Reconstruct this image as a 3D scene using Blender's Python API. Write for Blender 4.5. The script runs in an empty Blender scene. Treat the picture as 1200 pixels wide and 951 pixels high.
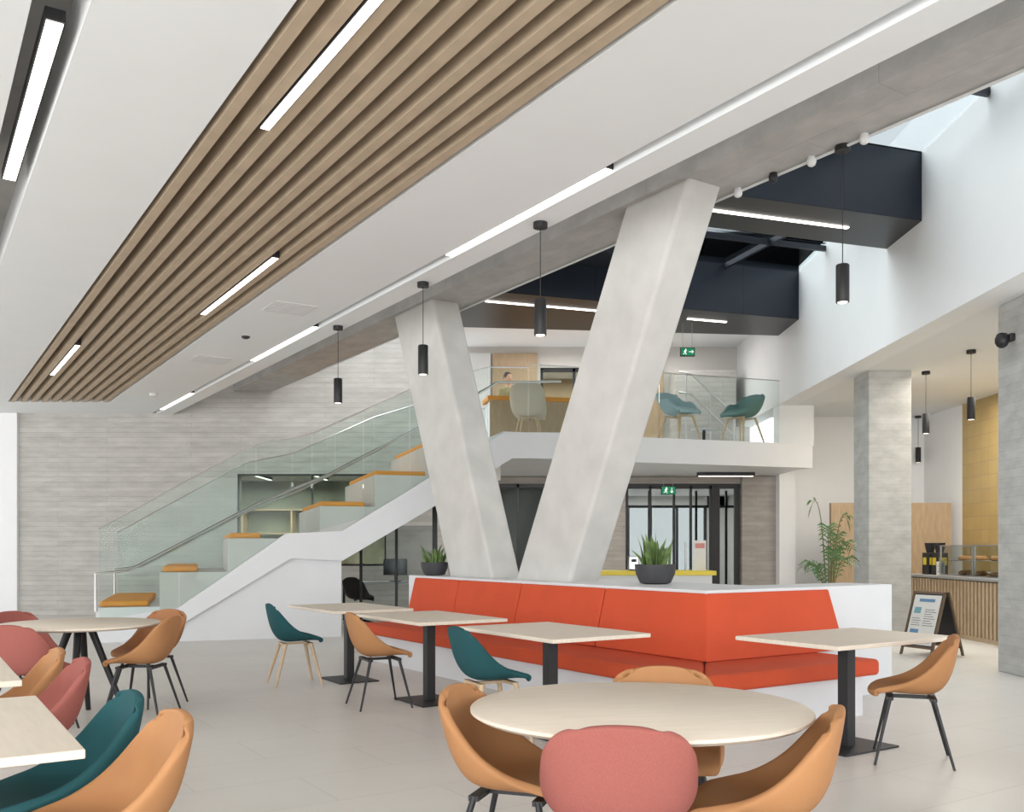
import bpy, bmesh, math, random
from mathutils import Vector, Matrix
random.seed(7)
SC = bpy.context.scene
COL = SC.collection
F = 1100.0; CZ = 1.34; HY = 643.0
def at(px, py, Y): return ((px-600)*Y/F, Y, CZ-(py-HY)*Y/F)
_n = math.hypot(715, 1100)
D1 = (-715/_n, 1100/_n); D2 = (1100/_n, 715/_n); B0 = (0.116, 10.6)
ANG = math.atan2(D2[1], D2[0])
def FL(o, t, z=0): return (B0[0]+D1[0]*t+D2[0]*o, B0[1]+D1[1]*t+D2[1]*o, z)
E1 = (0.9487, 0.3162); N1 = (-0.3162, 0.9487); S0 = (0.845, 15.5)
def FE(s, n, z=0): return (S0[0]+E1[0]*s+N1[0]*n, S0[1]+E1[1]*s+N1[1]*n, z)
def interp(x, xs, ys):
    if x <= xs[0]: return ys[0]
    for i in range(len(xs)-1):
        if x <= xs[i+1]:
            a = (x-xs[i])/(xs[i+1]-xs[i]); return ys[i]*(1-a)+ys[i+1]*a
    return ys[-1]
def smooth_interp(x, xs, ys):
    n = len(xs)
    def tan(i):
        if i == 0: return (ys[1]-ys[0])/(xs[1]-xs[0])
        if i == n-1: return (ys[-1]-ys[-2])/(xs[-1]-xs[-2])
        return (ys[i+1]-ys[i-1])/(xs[i+1]-xs[i-1])
    if x <= xs[0]: return ys[0]
    for i in range(n-1):
        if x <= xs[i+1]:
            h = xs[i+1]-xs[i]; t = (x-xs[i])/h
            return (2*t**3-3*t**2+1)*ys[i]+(t**3-2*t**2+t)*h*tan(i)+(-2*t**3+3*t**2)*ys[i+1]+(t**3-t**2)*h*tan(i+1)
    return ys[-1]

# ------------------------------------------------------------------ materials
def newmat(name):
    m = bpy.data.materials.new(name); m.use_nodes = True
    nt = m.node_tree; b = nt.nodes['Principled BSDF']
    return m, nt, b
def cl(c): return (max(0, min(1, c[0])), max(0, min(1, c[1])), max(0, min(1, c[2])), 1)
def noisy(name, col, rough=.5, metal=0, var=.08, scale=6, bump=0, stretch=(1,1,1), bscale=None, sheen=0, coord='Object', rot=0, spec=None):
    m, nt, b = newmat(name)
    tc = nt.nodes.new('ShaderNodeTexCoord'); mp = nt.nodes.new('ShaderNodeMapping')
    mp.inputs['Scale'].default_value = stretch; mp.inputs['Rotation'].default_value = (0, 0, rot)
    nt.links.new(tc.outputs[coord], mp.inputs['Vector'])
    nz = nt.nodes.new('ShaderNodeTexNoise'); nz.inputs['Scale'].default_value = scale; nz.inputs['Detail'].default_value = 6
    nt.links.new(mp.outputs[0], nz.inputs['Vector'])
    rp = nt.nodes.new('ShaderNodeValToRGB')
    rp.color_ramp.elements[0].position = .3; rp.color_ramp.elements[1].position = .7
    rp.color_ramp.elements[0].color = cl([c*(1-var) for c in col]); rp.color_ramp.elements[1].color = cl([c*(1+var) for c in col])
    nt.links.new(nz.outputs['Fac'], rp.inputs[0]); nt.links.new(rp.outputs[0], b.inputs['Base Color'])
    b.inputs['Roughness'].default_value = rough; b.inputs['Metallic'].default_value = metal
    if spec is not None: b.inputs['Specular IOR Level'].default_value = spec
    if sheen: b.inputs['Sheen Weight'].default_value = sheen
    if bump:
        n2 = nt.nodes.new('ShaderNodeTexNoise'); n2.inputs['Scale'].default_value = bscale or scale*4; n2.inputs['Detail'].default_value = 4
        nt.links.new(mp.outputs[0], n2.inputs['Vector'])
        bp = nt.nodes.new('ShaderNodeBump'); bp.inputs['Strength'].default_value = bump; bp.inputs['Distance'].default_value = .02
        nt.links.new(n2.outputs['Fac'], bp.inputs['Height']); nt.links.new(bp.outputs[0], b.inputs['Normal'])
    return m
def emit(name, col, st):
    m, nt, b = newmat(name)
    b.inputs['Base Color'].default_value = cl(col); b.inputs['Emission Color'].default_value = cl(col); b.inputs['Emission Strength'].default_value = st
    return m
def glassm(name, tint, refl, rough=.02, dark=None):
    m, nt, b = newmat(name); nt.nodes.remove(b)
    out = nt.nodes['Material Output']
    tr = nt.nodes.new('ShaderNodeBsdfTransparent'); tr.inputs[0].default_value = cl(tint)
    gl = nt.nodes.new('ShaderNodeBsdfGlossy'); gl.inputs['Roughness'].default_value = rough; gl.inputs[0].default_value = (.93,.95,.95,1)
    lw = nt.nodes.new('ShaderNodeLayerWeight'); lw.inputs['Blend'].default_value = refl
    mx = nt.nodes.new('ShaderNodeMixShader')
    nt.links.new(lw.outputs['Fresnel'], mx.inputs[0]); nt.links.new(tr.outputs[0], mx.inputs[1]); nt.links.new(gl.outputs[0], mx.inputs[2])
    nt.links.new(mx.outputs[0], out.inputs[0])
    return m
def brickm(name, c1, c2, mortar, bw, bh, ms, rough, mode, rot=0, bump=.3, nscale=3, nvar=.15, offset=.5, bumpd=.01, stretch=(1,1,1)):
    """mode 'wall': (x+y, z) ; 'floor': (x, y)"""
    m, nt, b = newmat(name)
    tc = nt.nodes.new('ShaderNodeTexCoord')
    if mode == 'wall':
        sp = nt.nodes.new('ShaderNodeSeparateXYZ'); nt.links.new(tc.outputs['Object'], sp.inputs[0])
        ad = nt.nodes.new('ShaderNodeMath'); ad.operation = 'ADD'
        nt.links.new(sp.outputs[0], ad.inputs[0]); nt.links.new(sp.outputs[1], ad.inputs[1])
        cb = nt.nodes.new('ShaderNodeCombineXYZ'); nt.links.new(ad.outputs[0], cb.inputs[0]); nt.links.new(sp.outputs[2], cb.inputs[1])
        vec = cb.outputs[0]
    else:
        mp = nt.nodes.new('ShaderNodeMapping'); mp.inputs['Rotation'].default_value = (0,0,rot)
        nt.links.new(tc.outputs['Object'], mp.inputs[0]); vec = mp.outputs[0]
    br = nt.nodes.new('ShaderNodeTexBrick'); nt.links.new(vec, br.inputs['Vector'])
    br.inputs['Scale'].default_value = 1; br.inputs['Brick Width'].default_value = bw; br.inputs['Row Height'].default_value = bh
    br.inputs['Mortar Size'].default_value = ms; br.inputs['Color1'].default_value = cl(c1); br.inputs['Color2'].default_value = cl(c2); br.inputs['Mortar'].default_value = cl(mortar)
    br.offset = offset; br.inputs['Mortar Smooth'].default_value = .3; br.inputs['Bias'].default_value = 0
    m2 = nt.nodes.new('ShaderNodeMapping'); m2.inputs['Scale'].default_value = stretch; nt.links.new(vec, m2.inputs[0])
    nz = nt.nodes.new('ShaderNodeTexNoise'); nz.inputs['Scale'].default_value = nscale; nz.inputs['Detail'].default_value = 8; nz.inputs['Roughness'].default_value = .65
    nt.links.new(m2.outputs[0], nz.inputs['Vector'])
    rp = nt.nodes.new('ShaderNodeValToRGB'); rp.color_ramp.elements[0].position = .3; rp.color_ramp.elements[1].position = .7
    rp.color_ramp.elements[0].color = (1-nvar,)*3+(1,); rp.color_ramp.elements[1].color = (1,1,1,1)
    nt.links.new(nz.outputs['Fac'], rp.inputs[0])
    mx = nt.nodes.new('ShaderNodeMix'); mx.data_type = 'RGBA'; mx.blend_type = 'MULTIPLY'; mx.inputs[0].default_value = 1
    nt.links.new(br.outputs['Color'], mx.inputs[6]); nt.links.new(rp.outputs[0], mx.inputs[7]); nt.links.new(mx.outputs[2], b.inputs['Base Color'])
    b.inputs['Roughness'].default_value = rough
    if bump:
        bp = nt.nodes.new('ShaderNodeBump'); bp.inputs['Strength'].default_value = bump; bp.inputs['Distance'].default_value = bumpd
        nt.links.new(mx.outputs[2], bp.inputs['Height']); nt.links.new(bp.outputs[0], b.inputs['Normal'])
    return m
M = {}
M['white'] = noisy('white_plaster', (.85,.855,.86), .7, var=.01, scale=3)
M['white2'] = noisy('white_gloss', (.69,.70,.72), .4, var=.015, scale=3)
M['ceil'] = noisy('ceiling_white', (.78,.80,.81), .8, var=.01, scale=2)
M['board'] = brickm('board_marked_concrete', (.60,.585,.555), (.54,.525,.495), (.44,.425,.40), 2.7, .10, .004, .8, 'wall', nscale=3.8, nvar=.25, bump=.55, bumpd=.035, stretch=(.5,1.8,1), offset=.37)
M['column'] = brickm('board_marked_column_concrete', (.55,.545,.525), (.515,.51,.49), (.45,.445,.43), 4.0, .10, .0035, .8, 'wall', nscale=3.8, nvar=.28, bump=.4, bumpd=.03, stretch=(.8,1.5,1), offset=.37)
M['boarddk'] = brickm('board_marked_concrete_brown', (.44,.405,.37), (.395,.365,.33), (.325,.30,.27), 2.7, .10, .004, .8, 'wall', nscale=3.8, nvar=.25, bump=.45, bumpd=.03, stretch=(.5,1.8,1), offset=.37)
M['beam'] = brickm('grey_beam_concrete', (.52,.51,.495), (.495,.485,.47), (.41,.40,.385), 2.4, .36, .004, .8, 'floor', rot=-ANG+math.pi/2, nscale=3.2, nvar=.26, bump=.3, bumpd=.02, stretch=(.8,1.2,1), offset=.37)
M['conc'] = noisy('smooth_concrete', (.575,.565,.54), .75, var=.075, scale=3.0, bump=.08, bscale=40)
M['concdk'] = noisy('soffit_concrete', (.43,.42,.405), .8, var=.18, scale=1.8, bump=.12, bscale=20)
M['step'] = noisy('pale_step', (.57,.555,.53), .7, var=.05, scale=3)
M['floor'] = brickm('stone_floor_tiles', (.72,.69,.65), (.70,.67,.63), (.60,.575,.54), 1.2, .6, .005, .36, 'floor', rot=-ANG, nscale=1.4, nvar=.07, bump=.02)
M['slat'] = noisy('oak_slat', (.46,.365,.26), .6, var=.08, scale=5)
M['slatback'] = noisy('slat_backing', (.18,.135,.085), .8, var=.05)
M['led'] = emit('led_diffuser', (1,.95,.88), 4)
M['lens'] = emit('pendant_lens', (1,.93,.82), 1.5)
M['black'] = noisy('black_metal', (.014,.014,.016), .5, var=.1, scale=10)
M['blackp'] = noisy('black_housing', (.009,.009,.010), .5, var=.1, scale=10)
M['navy'] = brickm('navy_panels', (.014,.020,.036), (.012,.018,.032), (.004,.005,.007), 1.7, 5, .012, .4, 'wall', nscale=2, nvar=.15, bump=.2)
M['navyf'] = noisy('navy_frame', (.014,.018,.03), .45, var=.1, scale=2)
M['steel'] = noisy('brushed_steel', (.62,.62,.62), .3, metal=1, var=.05, scale=20)
M['glass'] = glassm('balustrade_glass', (.930,.963,.950), .11)
M['roofglass'] = glassm('roof_glass', (.60,.635,.65), .05)
M['doorglass'] = glassm('door_glass', (.80,.83,.83), .08)
M['darkglass'] = glassm('outer_door_glass', (.66,.67,.67), .06)
M['winglass'] = glassm('room_glass', (.78,.81,.78), .10)
M['roomwall'] = noisy('olive_room_wall', (.24,.245,.19), .7, var=.4, scale=2.0)
M['orange'] = noisy('orange_upholstery', (.58,.074,.022), .8, var=.05, scale=3, bump=.05, bscale=200)
M['tan'] = noisy('tan_leather', (.42,.205,.088), .68, var=.05, scale=5, bump=.03, bscale=150, spec=.25)
M['brown'] = noisy('brown_leather', (.36,.16,.07), .68, var=.06, scale=5, bump=.03, bscale=150, spec=.25)
M['pink'] = noisy('dusty_pink_fabric', (.32,.105,.088), .95, var=.10, scale=260, bump=.10, bscale=500, spec=.2)
M['teal'] = noisy('teal_fabric', (.020,.082,.092), .9, var=.10, scale=260, bump=.10, bscale=500, spec=.2)
M['beige'] = noisy('beige_fabric', (.56,.49,.40), .85, var=.06, scale=60)
M['blue'] = noisy('grey_blue_fabric', (.34,.46,.50), .85, var=.06, scale=60)
M['green'] = noisy('grey_green_fabric', (.14,.25,.24), .85, var=.06, scale=60)
M['wood'] = noisy('light_oak', (.54,.40,.255), .5, var=.10, scale=8, stretch=(6,1,1))
M['panel'] = noisy('oak_panel', (.43,.315,.20), .55, var=.10, scale=4, stretch=(6,6,1))
M['dkwood'] = noisy('dark_brown_wood', (.13,.085,.052), .5, var=.15, scale=8)
M['top'] = noisy('pale_oak_laminate', (.71,.625,.52), .45, var=.05, scale=5, stretch=(1,9,1))
M['cush'] = noisy('amber_cushion', (.73,.31,.05), .75, var=.05, scale=4)
M['ytile'] = brickm('mustard_tiles', (.52,.375,.15), (.47,.33,.125), (.40,.30,.15), .26, .24, .008, .4, 'wall', nscale=3, nvar=.1, bump=.2, offset=0)
M['yellow'] = noisy('yellow_laminate', (.78,.60,.04), .4, var=.03)
M['potgrey'] = noisy('charcoal_pot', (.045,.045,.05), .55, var=.15, scale=8)
M['leaf'] = noisy('leaf_green', (.12,.19,.055), .45, var=.5, scale=14)
M['leaf2'] = noisy('palm_green', (.08,.18,.055), .5, var=.4, scale=6)
M['soil'] = noisy('soil', (.03,.02,.012), .9, var=.3, scale=40)
M['exit'] = emit('exit_green', (.0,.26,.11), .3)
M['signwhite'] = emit('pictogram_white', (1,1,1), .5)
M['paper'] = noisy('paper', (.70,.68,.65), .7, var=.02)
M['ink'] = noisy('ink', (.06,.06,.07), .7, var=.1)
M['inkred'] = noisy('ink_rose', (.58,.24,.22), .7, var=.1)
M['inkgreen'] = noisy('ink_teal', (.16,.34,.38), .7, var=.1)
M['inkblue'] = noisy('ink_blue', (.12,.24,.40), .7, var=.1)
M['grille'] = noisy('pale_grille', (.68,.685,.685), .6, var=.02)
M['grey'] = noisy('mid_grey', (.35,.35,.35), .6, var=.04)
M['upper'] = noisy('upper_wall_paint', (.60,.585,.56), .7, var=.03, scale=1.5)
M['screen'] = noisy('dark_screen', (.02,.022,.028), .15, var=.1)
M['bark'] = noisy('palm_stem', (.16,.13,.05), .7, var=.2, scale=20)
M['pastry'] = noisy('baked_crust', (.45,.22,.07), .7, var=.25, scale=18)
M['skin'] = noisy('skin', (.50,.30,.21), .55, var=.05, scale=12)
M['hair'] = noisy('dark_hair', (.035,.022,.015), .6, var=.2, scale=40)
M['shirt'] = noisy('olive_top', (.30,.26,.14), .85, var=.08, scale=30)
M['trouser'] = noisy('dark_trousers', (.03,.033,.045), .85, var=.1, scale=30)

# ------------------------------------------------------------------ mesh builder
class MB:
    def __init__(s): s.v = []; s.f = []
    def add(s, vs, fs):
        k = len(s.v); s.v += [tuple(p) for p in vs]; s.f += [tuple(i+k for i in q) for q in fs]; return s
    def hexa(s, p):
        return s.add(p, [(3,2,1,0),(4,5,6,7),(0,1,5,4),(1,2,6,5),(2,3,7,6),(3,0,4,7)])
    def box(s, x0, x1, y0, y1, z0, z1, fr=None):
        p = [(x0,y0,z0),(x1,y0,z0),(x1,y1,z0),(x0,y1,z0),(x0,y0,z1),(x1,y0,z1),(x1,y1,z1),(x0,y1,z1)]
        return s.hexa([fr(*q) for q in p] if fr else p)
    def loft(s, rings, cap=True, close=True):
        n = len(rings[0]); vs = [p for r in rings for p in r]; fs = []
        for i in range(len(rings)-1):
            for j in range(n if close else n-1):
                k = (j+1) % n
                fs.append((i*n+j, i*n+k, (i+1)*n+k, (i+1)*n+j))
        if cap:
            fs.append(tuple(reversed(range(n)))); fs.append(tuple((len(rings)-1)*n+j for j in range(n)))
        return s.add(vs, fs)
    def prism(s, A, Bq): return s.loft([A, Bq])
    def extr(s, poly, h0, h1, fr):   # poly of (a,b); fr(a,b,h)
        return s.prism([fr(a,b,h0) for a,b in poly], [fr(a,b,h1) for a,b in poly])
    def cyl(s, p0, p1, r0, r1=None, n=16):
        r1 = r0 if r1 is None else r1
        a = Vector(p0); b = Vector(p1); d = (b-a).normalized()
        u = d.orthogonal().normalized(); w = d.cross(u)
        R = []
        for c, r in ((a,r0),(b,r1)):
            R.append([tuple(c+(u*math.cos(2*math.pi*i/n)+w*math.sin(2*math.pi*i/n))*r) for i in range(n)])
        return s.loft(R)
    def tube(s, pts, r, n=8):
        P = [Vector(p) for p in pts]; rings = []; u = None
        for i, p in enumerate(P):
            d = ((P[min(i+1,len(P)-1)]-P[max(i-1,0)])).normalized()
            if u is None: u = d.orthogonal().normalized()
            u = (u-d*u.dot(d)).normalized(); w = d.cross(u)
            rr = r[i] if isinstance(r, (list,tuple)) else r
            rings.append([tuple(p+(u*math.cos(2*math.pi*k/n)+w*math.sin(2*math.pi*k/n))*rr) for k in range(n)])
        return s.loft(rings)
    def lathe(s, prof, c=(0,0,0), n=32, ys=1):
        return s.loft([[(c[0]+r*math.cos(2*math.pi*k/n), c[1]+ys*r*math.sin(2*math.pi*k/n), c[2]+z) for k in range(n)] for r, z in prof])
def wm(o):
    m = o.matrix_basis.copy(); p = o.parent
    while p: m = p.matrix_basis @ m; p = p.parent
    return m
def obj(name, mb, m, parent=None, local=False, smooth=None, bevel=0, label=None, seg=2):
    vs = [Vector(p) for p in mb.v]; loc = None
    if parent is not None:
        if not local:
            iv = wm(parent).inverted(); vs = [iv @ v for v in vs]
    elif not local:
        xs = [v.x for v in vs]; ys = [v.y for v in vs]; zs = [v.z for v in vs]
        loc = Vector(((min(xs)+max(xs))/2, (min(ys)+max(ys))/2, min(zs))); vs = [v-loc for v in vs]
    me = bpy.data.meshes.new(name); me.from_pydata([tuple(v) for v in vs], [], mb.f)
    bm = bmesh.new(); bm.from_mesh(me); bmesh.ops.recalc_face_normals(bm, faces=bm.faces[:]); bm.to_mesh(me); bm.free()
    me.materials.append(m)
    if smooth:
        for p in me.polygons: p.use_smooth = True
        me.set_sharp_from_angle(angle=math.radians(smooth))
    o = bpy.data.objects.new(name, me); COL.objects.link(o)
    if loc is not None: o.location = loc
    if parent is not None: o.parent = parent
    if bevel:
        b = o.modifiers.new('bevel', 'BEVEL'); b.width = bevel; b.segments = seg; b.limit_method = 'ANGLE'; b.angle_limit = math.radians(40)
    if label: o['label'] = label
    return o
def tag(o, label, cat, group=None):
    o['label'] = label; o['category'] = cat
    if group: o['group'] = group
    return o
def root(name, label, cat, loc=(0,0,0), rz=0, group=None):
    o = bpy.data.objects.new(name, None); COL.objects.link(o); o.empty_display_size = .1
    o.location = loc; o.rotation_euler = (0,0,rz); return tag(o, label, cat, group)
def struct(name, mb, m, parent=None, **k):
    o = obj(name, mb, m, parent, **k)
    if parent is None: o['kind'] = 'structure'
    return o
def kids(o): return [c for c in bpy.data.objects if c.parent == o]
def dup(o, loc, rz, label, group=None):
    def rec(a, par):
        c = a.copy(); COL.objects.link(c)
        if par is not None: c.parent = par
        for ch in kids(a): rec(ch, c)
        return c
    src = kids(o)
    r = o.copy(); COL.objects.link(r); r.location = loc; r.rotation_euler = (0,0,rz); r['label'] = label
    if group: r['group'] = group
    for ch in src: rec(ch, r)
    return r

# ------------------------------------------------------------------ setting
HC = 4.08; YW = 19.0
struct('floor', MB().box(-16,13,-9,34,-.12,0), M['floor'])
def strip(mb, o0, o1, z0, z1, ta=-19, tb=None, yend=YW):
    e = lambda o: (yend-B0[1]-D2[1]*o)/D1[1] if tb is None else tb
    mb.hexa([FL(o0,ta,z0),FL(o1,ta,z0),FL(o1,e(o1),z0),FL(o0,e(o0),z0),FL(o0,ta,z1),FL(o1,ta,z1),FL(o1,e(o1),z1),FL(o0,e(o0),z1)])
c = MB()
strip(c,-1.56,-1.286,HC-.02,4.75); strip(c,-1.64,-1.56,HC+.07,HC+.3); strip(c,-2.62,-1.64,HC,HC+.3)
strip(c,-5.08,-4.22,HC,HC+.3); strip(c,-12,-5.33,HC,HC+.3)
ea = lambda o: (17.5-B0[1]-D2[1]*o)/D1[1]; eb = lambda o: (YW-B0[1]-D2[1]*o)/D1[1]
c.hexa([FL(-4.22,ea(-4.22),HC),FL(-2.62,ea(-2.62),HC),FL(-2.62,eb(-2.62),HC),FL(-4.22,eb(-4.22),HC),
        FL(-4.22,ea(-4.22),HC+.3),FL(-2.62,ea(-2.62),HC+.3),FL(-2.62,eb(-2.62),HC+.3),FL(-4.22,eb(-4.22),HC+.3)])
struct('ceiling', c, M['ceil'])
c = MB(); strip(c,-1.286,-.55,4.95,5.05); strip(c,-5.33,-5.08,HC+.28,HC+.4); struct('ceiling_soffit', c, M['concdk'])
# slatted ceiling bay
r = root('slatted_ceiling_panel','long oak slatted panel set into the white ceiling','ceiling panel',FL(-3.42,0,HC),0)
b = MB(); strip(b,-4.22,-2.62,HC+.25,HC+.29,-13,yend=17.5); obj('backing',b,M['slatback'],r)
for i in range(10):
    oc = -4.22+.08+.16*i; b = MB(); strip(b,oc-.036,oc+.036,HC-.005,HC+.21,-13,yend=17.48); obj('batten',b,M['slat'],r)
# linear lights
def linlight(o, t0, t1, z, label, group, w=.035, name='linear_ceiling_light'):
    r = root(name, label, 'ceiling light', FL(o,(t0+t1)/2,z), ANG, group)
    b = MB(); b.box(-w,w,-(t1-t0)/2,(t1-t0)/2,.006,.07); obj('housing',b,M['black'],r,local=True)
    b = MB(); b.box(-w*.82,w*.82,-(t1-t0)/2+.015,(t1-t0)/2-.015,0,.012); obj('diffuser',b,M['led'],r,local=True)
G='linear lights in the ceiling'
linlight(-3.90,-5.4,-2.83,HC-.02,'longest-looking bright linear light among the oak slats, at the top of the photo',G)
linlight(-2.94,-.255,2.29,HC-.02,'middle linear light among the oak slats, near their right edge',G)
linlight(-3.90,4.87,7.44,HC-.02,'farthest linear light among the oak slats, close to the board-marked wall',G)
linlight(-1.60,-3.54,-1.14,HC-.005,'linear light in the ceiling edge groove nearest the slanted column tops',G)
linlight(-1.60,2.19,4.7,HC-.005,'linear light in the ceiling edge groove, middle of three',G)
linlight(-1.60,8.06,10.4,HC-.005,'linear light in the ceiling edge groove touching the board-marked wall',G)
linlight(-5.2,-3.4,-.87,HC+.02,'linear light alone in the dark recess at the far left of the ceiling',G,w=.05)
# back wall with an opening into a room
XR = -2.55
b = MB(); b.box(-9.98,-5.56,YW,YW+.3,0,6.4); b.box(XR,-1.3,YW,YW+.3,0,6.4); b.box(-5.56,XR,YW,YW+.3,0,1.0); b.box(-5.56,XR,YW,YW+.3,2.86,6.4); struct('wall_back', b, M['board'])
b = MB(); b.box(-16,-9.98,YW-.08,YW+.3,0,6.4); struct('wall_left', b, M['white'])
w = struct('window_1', MB().box(-5.56,XR,YW+.04,YW+.06,1.0,2.86), M['winglass'])
b = MB()
for x in (-5.55,-4.05,XR-.01): b.box(x-.02,x+.02,YW+.02,YW+.08,1.0,2.86)
b.box(-5.56,XR,YW+.02,YW+.08,2.82,2.86); b.box(-5.56,XR,YW+.02,YW+.08,1.0,1.04); obj('window_frame', b, M['black'], w)
b = MB(); b.box(-9,-1.4,23,23.2,0,3.0); b.box(-9.2,-9,YW+.3,23.2,0,3.0); b.box(-1.6,-1.4,YW+.3,23,0,3.0); struct('wall_room', b, M['roomwall'])
struct('ceiling_room', MB().box(-9,-1.4,YW+.3,23.2,3.0,3.1), M['grey'])
for k,(x,lab) in enumerate(((-5.6,'left linear light seen through the room window behind the stair'),(-4.3,'right linear light seen through the room window behind the stair'))):
    r = root('linear_room_light',lab,'ceiling light',(x,21,2.93),0,'lights in the room behind the stair')
    obj('housing',MB().box(-.04,.04,-.8,.8,.01,.07),M['black'],r,local=True); obj('diffuser',MB().box(-.032,.032,-.78,.78,0,.012),M['led'],r,local=True)
r = root('shelving_unit','shelving unit in the room seen through the window behind the stair','shelf',(-5.3,22.75,0),0)
b=MB(); b.box(-1.2,-1.16,-.2,.2,0,2.3); b.box(1.16,1.2,-.2,.2,0,2.3); b.box(-.02,.02,-.2,.2,0,2.3); obj('frame',b,M['panel'],r,local=True)
for z in (.5,1.1,1.7,2.27): obj('shelf',MB().box(-1.16,1.16,-.2,.2,z,z+.03),M['panel'],r,local=True)
# beam + columns
te = (YW-B0[1]-D2[1]*.42)/D1[1]
r = root('concrete_beam','deep grey concrete beam resting on the two slanted columns','beam',FL(.06,0,4.53),0)
b = MB(); b.hexa([FL(-.26,-11,4.53),FL(.42,-11,4.53),FL(.42,te,4.53),FL(-.26,te+.4,4.53),FL(-.26,-11,6.35),FL(.42,-11,6.35),FL(.42,te,6.35),FL(-.26,te+.4,6.35)]); obj('web', b, M['beam'], r)
b = MB(); b.hexa([FL(-.56,-11,4.74),FL(-.262,-11,4.74),FL(-.262,te+.4,4.74),FL(-.56,te+.6,4.74),FL(-.56,-11,6.35),FL(-.262,-11,6.35),FL(-.262,te+.4,6.35),FL(-.56,te+.6,6.35)]); obj('upper_ledge', b, M['beam'], r)
r = root('slanted_column_pair','pale concrete V-shaped pair of slanted columns rising behind the orange bench','column',FL(.12,.12,0),0)
def vleg(c0, c1, a0, a1, h=.20):
    z0, z1 = .0, 4.53; k = (0-.95)/(4.53-.95)
    cb = c0+(c1-c0)*k; ab = a0+(a1-a0)*k; q = 1+.08/4.53; ct = cb+(c1-cb)*q; z1 = 4.61
    b = MB(); b.hexa([FL(-h,cb-ab/2,z0),FL(h,cb-ab/2,z0),FL(h,cb+ab/2,z0),FL(-h,cb+ab/2,z0),FL(-h,ct-a1/2,z1),FL(h,ct-a1/2,z1),FL(h,ct+a1/2,z1),FL(-h,ct+a1/2,z1)])
    return b
obj('leg', vleg(.80,2.335,1.0,1.12), M['conc'], r, bevel=.04, seg=4)
obj('leg', vleg(-.63,-2.455,1.0,.85), M['conc'], r, bevel=.04, seg=4)
# right atrium wall, cafe ceiling
b = MB(); b.box(4.91,5.25,2,21,4.0,6.6); struct('wall_right', b, M['white'])
b = MB(); b.box(5.25,12,2,YW,4.0,4.2); struct('ceiling_cafe', b, M['ceil'])
b = MB(); b.box(4.93,5.6,17.4,17.7,0+3.25,4.0); b.box(5.3,5.62,18.6,YW,0,4.0); struct('wall_pier', b, M['white'])
b = MB(); b.box(5.62,9.2,YW-.1,YW+.2,0,4.0); b.box(8.3,8.5,17.3,YW-.1,0,4.0); struct('wall_cafe', b, M['white'])
b = MB(); b.box(8.3,8.5,10,17.3,0,4.0); struct('wall_tiled', b, M['ytile'])
for (x0,y0,lab) in ((5.34,9.7,'nearest square board-marked concrete column at the right edge of the photo'),(5.32,14.0,'square board-marked concrete column standing behind the palm and bench end')):
    b = MB(); b.box(x0,x0+.64,y0,y0+.62,0,4.0); tag(obj('concrete_column', b, M['column'], bevel=.012), lab,'column','square concrete columns')
# lower wall under the landing
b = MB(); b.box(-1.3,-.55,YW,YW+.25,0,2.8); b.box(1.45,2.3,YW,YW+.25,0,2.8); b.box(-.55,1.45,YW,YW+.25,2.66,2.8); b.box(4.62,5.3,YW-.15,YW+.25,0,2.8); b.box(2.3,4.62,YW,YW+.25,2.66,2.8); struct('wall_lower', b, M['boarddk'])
g = struct('window_6', MB().box(-.53,1.43,YW+.01,YW+.03,.06,2.6), M['doorglass'])
b = MB()
for x in (-.52,.12,.77,1.42): b.box(x-.025,x+.025,YW-.02,YW+.06,0,2.66)
b.box(-.55,1.45,YW-.02,YW+.06,2.58,2.66); b.box(-.55,1.45,YW-.02,YW+.06,0,.06); obj('window_frame', b, M['black'], g)
# glazed doors
b = MB()
for x in (2.33,2.80,3.28,3.62,4.02,4.12,4.58): b.box(x-.022,x+.022,YW-.02,YW+.06,0,2.62)
b.box(4.04,4.2,YW-.03,YW+.06,0,2.6); b.box(4.5,4.6,YW-.03,YW+.06,0,2.6)
b.box(2.3,4.62,YW-.02,YW+.06,2.56,2.66); b.box(2.3,4.62,YW-.02,YW+.06,0,.10)
d = struct('door_1', b, M['black'])
obj('door_glass', MB().box(2.35,4.56,YW+.01,YW+.03,.1,2.56), M['doorglass'], d)
b = MB(); b.cyl((3.5,YW-.06,.8),(3.5,YW-.06,1.5),.015); b.cyl((3.74,YW-.06,.8),(3.74,YW-.06,1.5),.015); obj('door_handle', b, M['steel'], d)
b = MB(); b.box(-2,3.1,25,25.3,0,3.2); b.box(5.2,9,25,25.3,0,3.2); b.box(5.75,5.95,19.3,25,0,3.2); b.box(2.3,5.75,25,25.3,2.5,3.2); b.box(1.6,1.75,19.3,25,0,2.75); b.box(-1.4,1.6,22.5,22.7,0,2.75); struct('wall_corridor', b, M['upper'])
b = MB(); b.box(-1.3,7,19.3,25,2.75,2.8); struct('ceiling_corridor', b, M['ceil'])
b = MB()
for x in (3.1,3.7,4.4,5.15): b.box(x-.03,x+.03,25.0,25.1,0,2.5)
b.box(3.1,5.2,25,25.1,2.44,2.5); b.box(3.1,5.2,25,25.1,0,.08); d2_ = struct('door_2', b, M['black'])
obj('door_glass', MB().box(3.1,5.18,25.03,25.05,.08,2.44), M['darkglass'], d2_)
b = MB()
for x in (3.2,4.3,5.0): b.box(x-.025,x+.025,21.9,21.95,0,2.7)
b.box(2.4,5.7,21.9,21.95,2.3,2.36); struct('door_3', b, M['black'])
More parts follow.
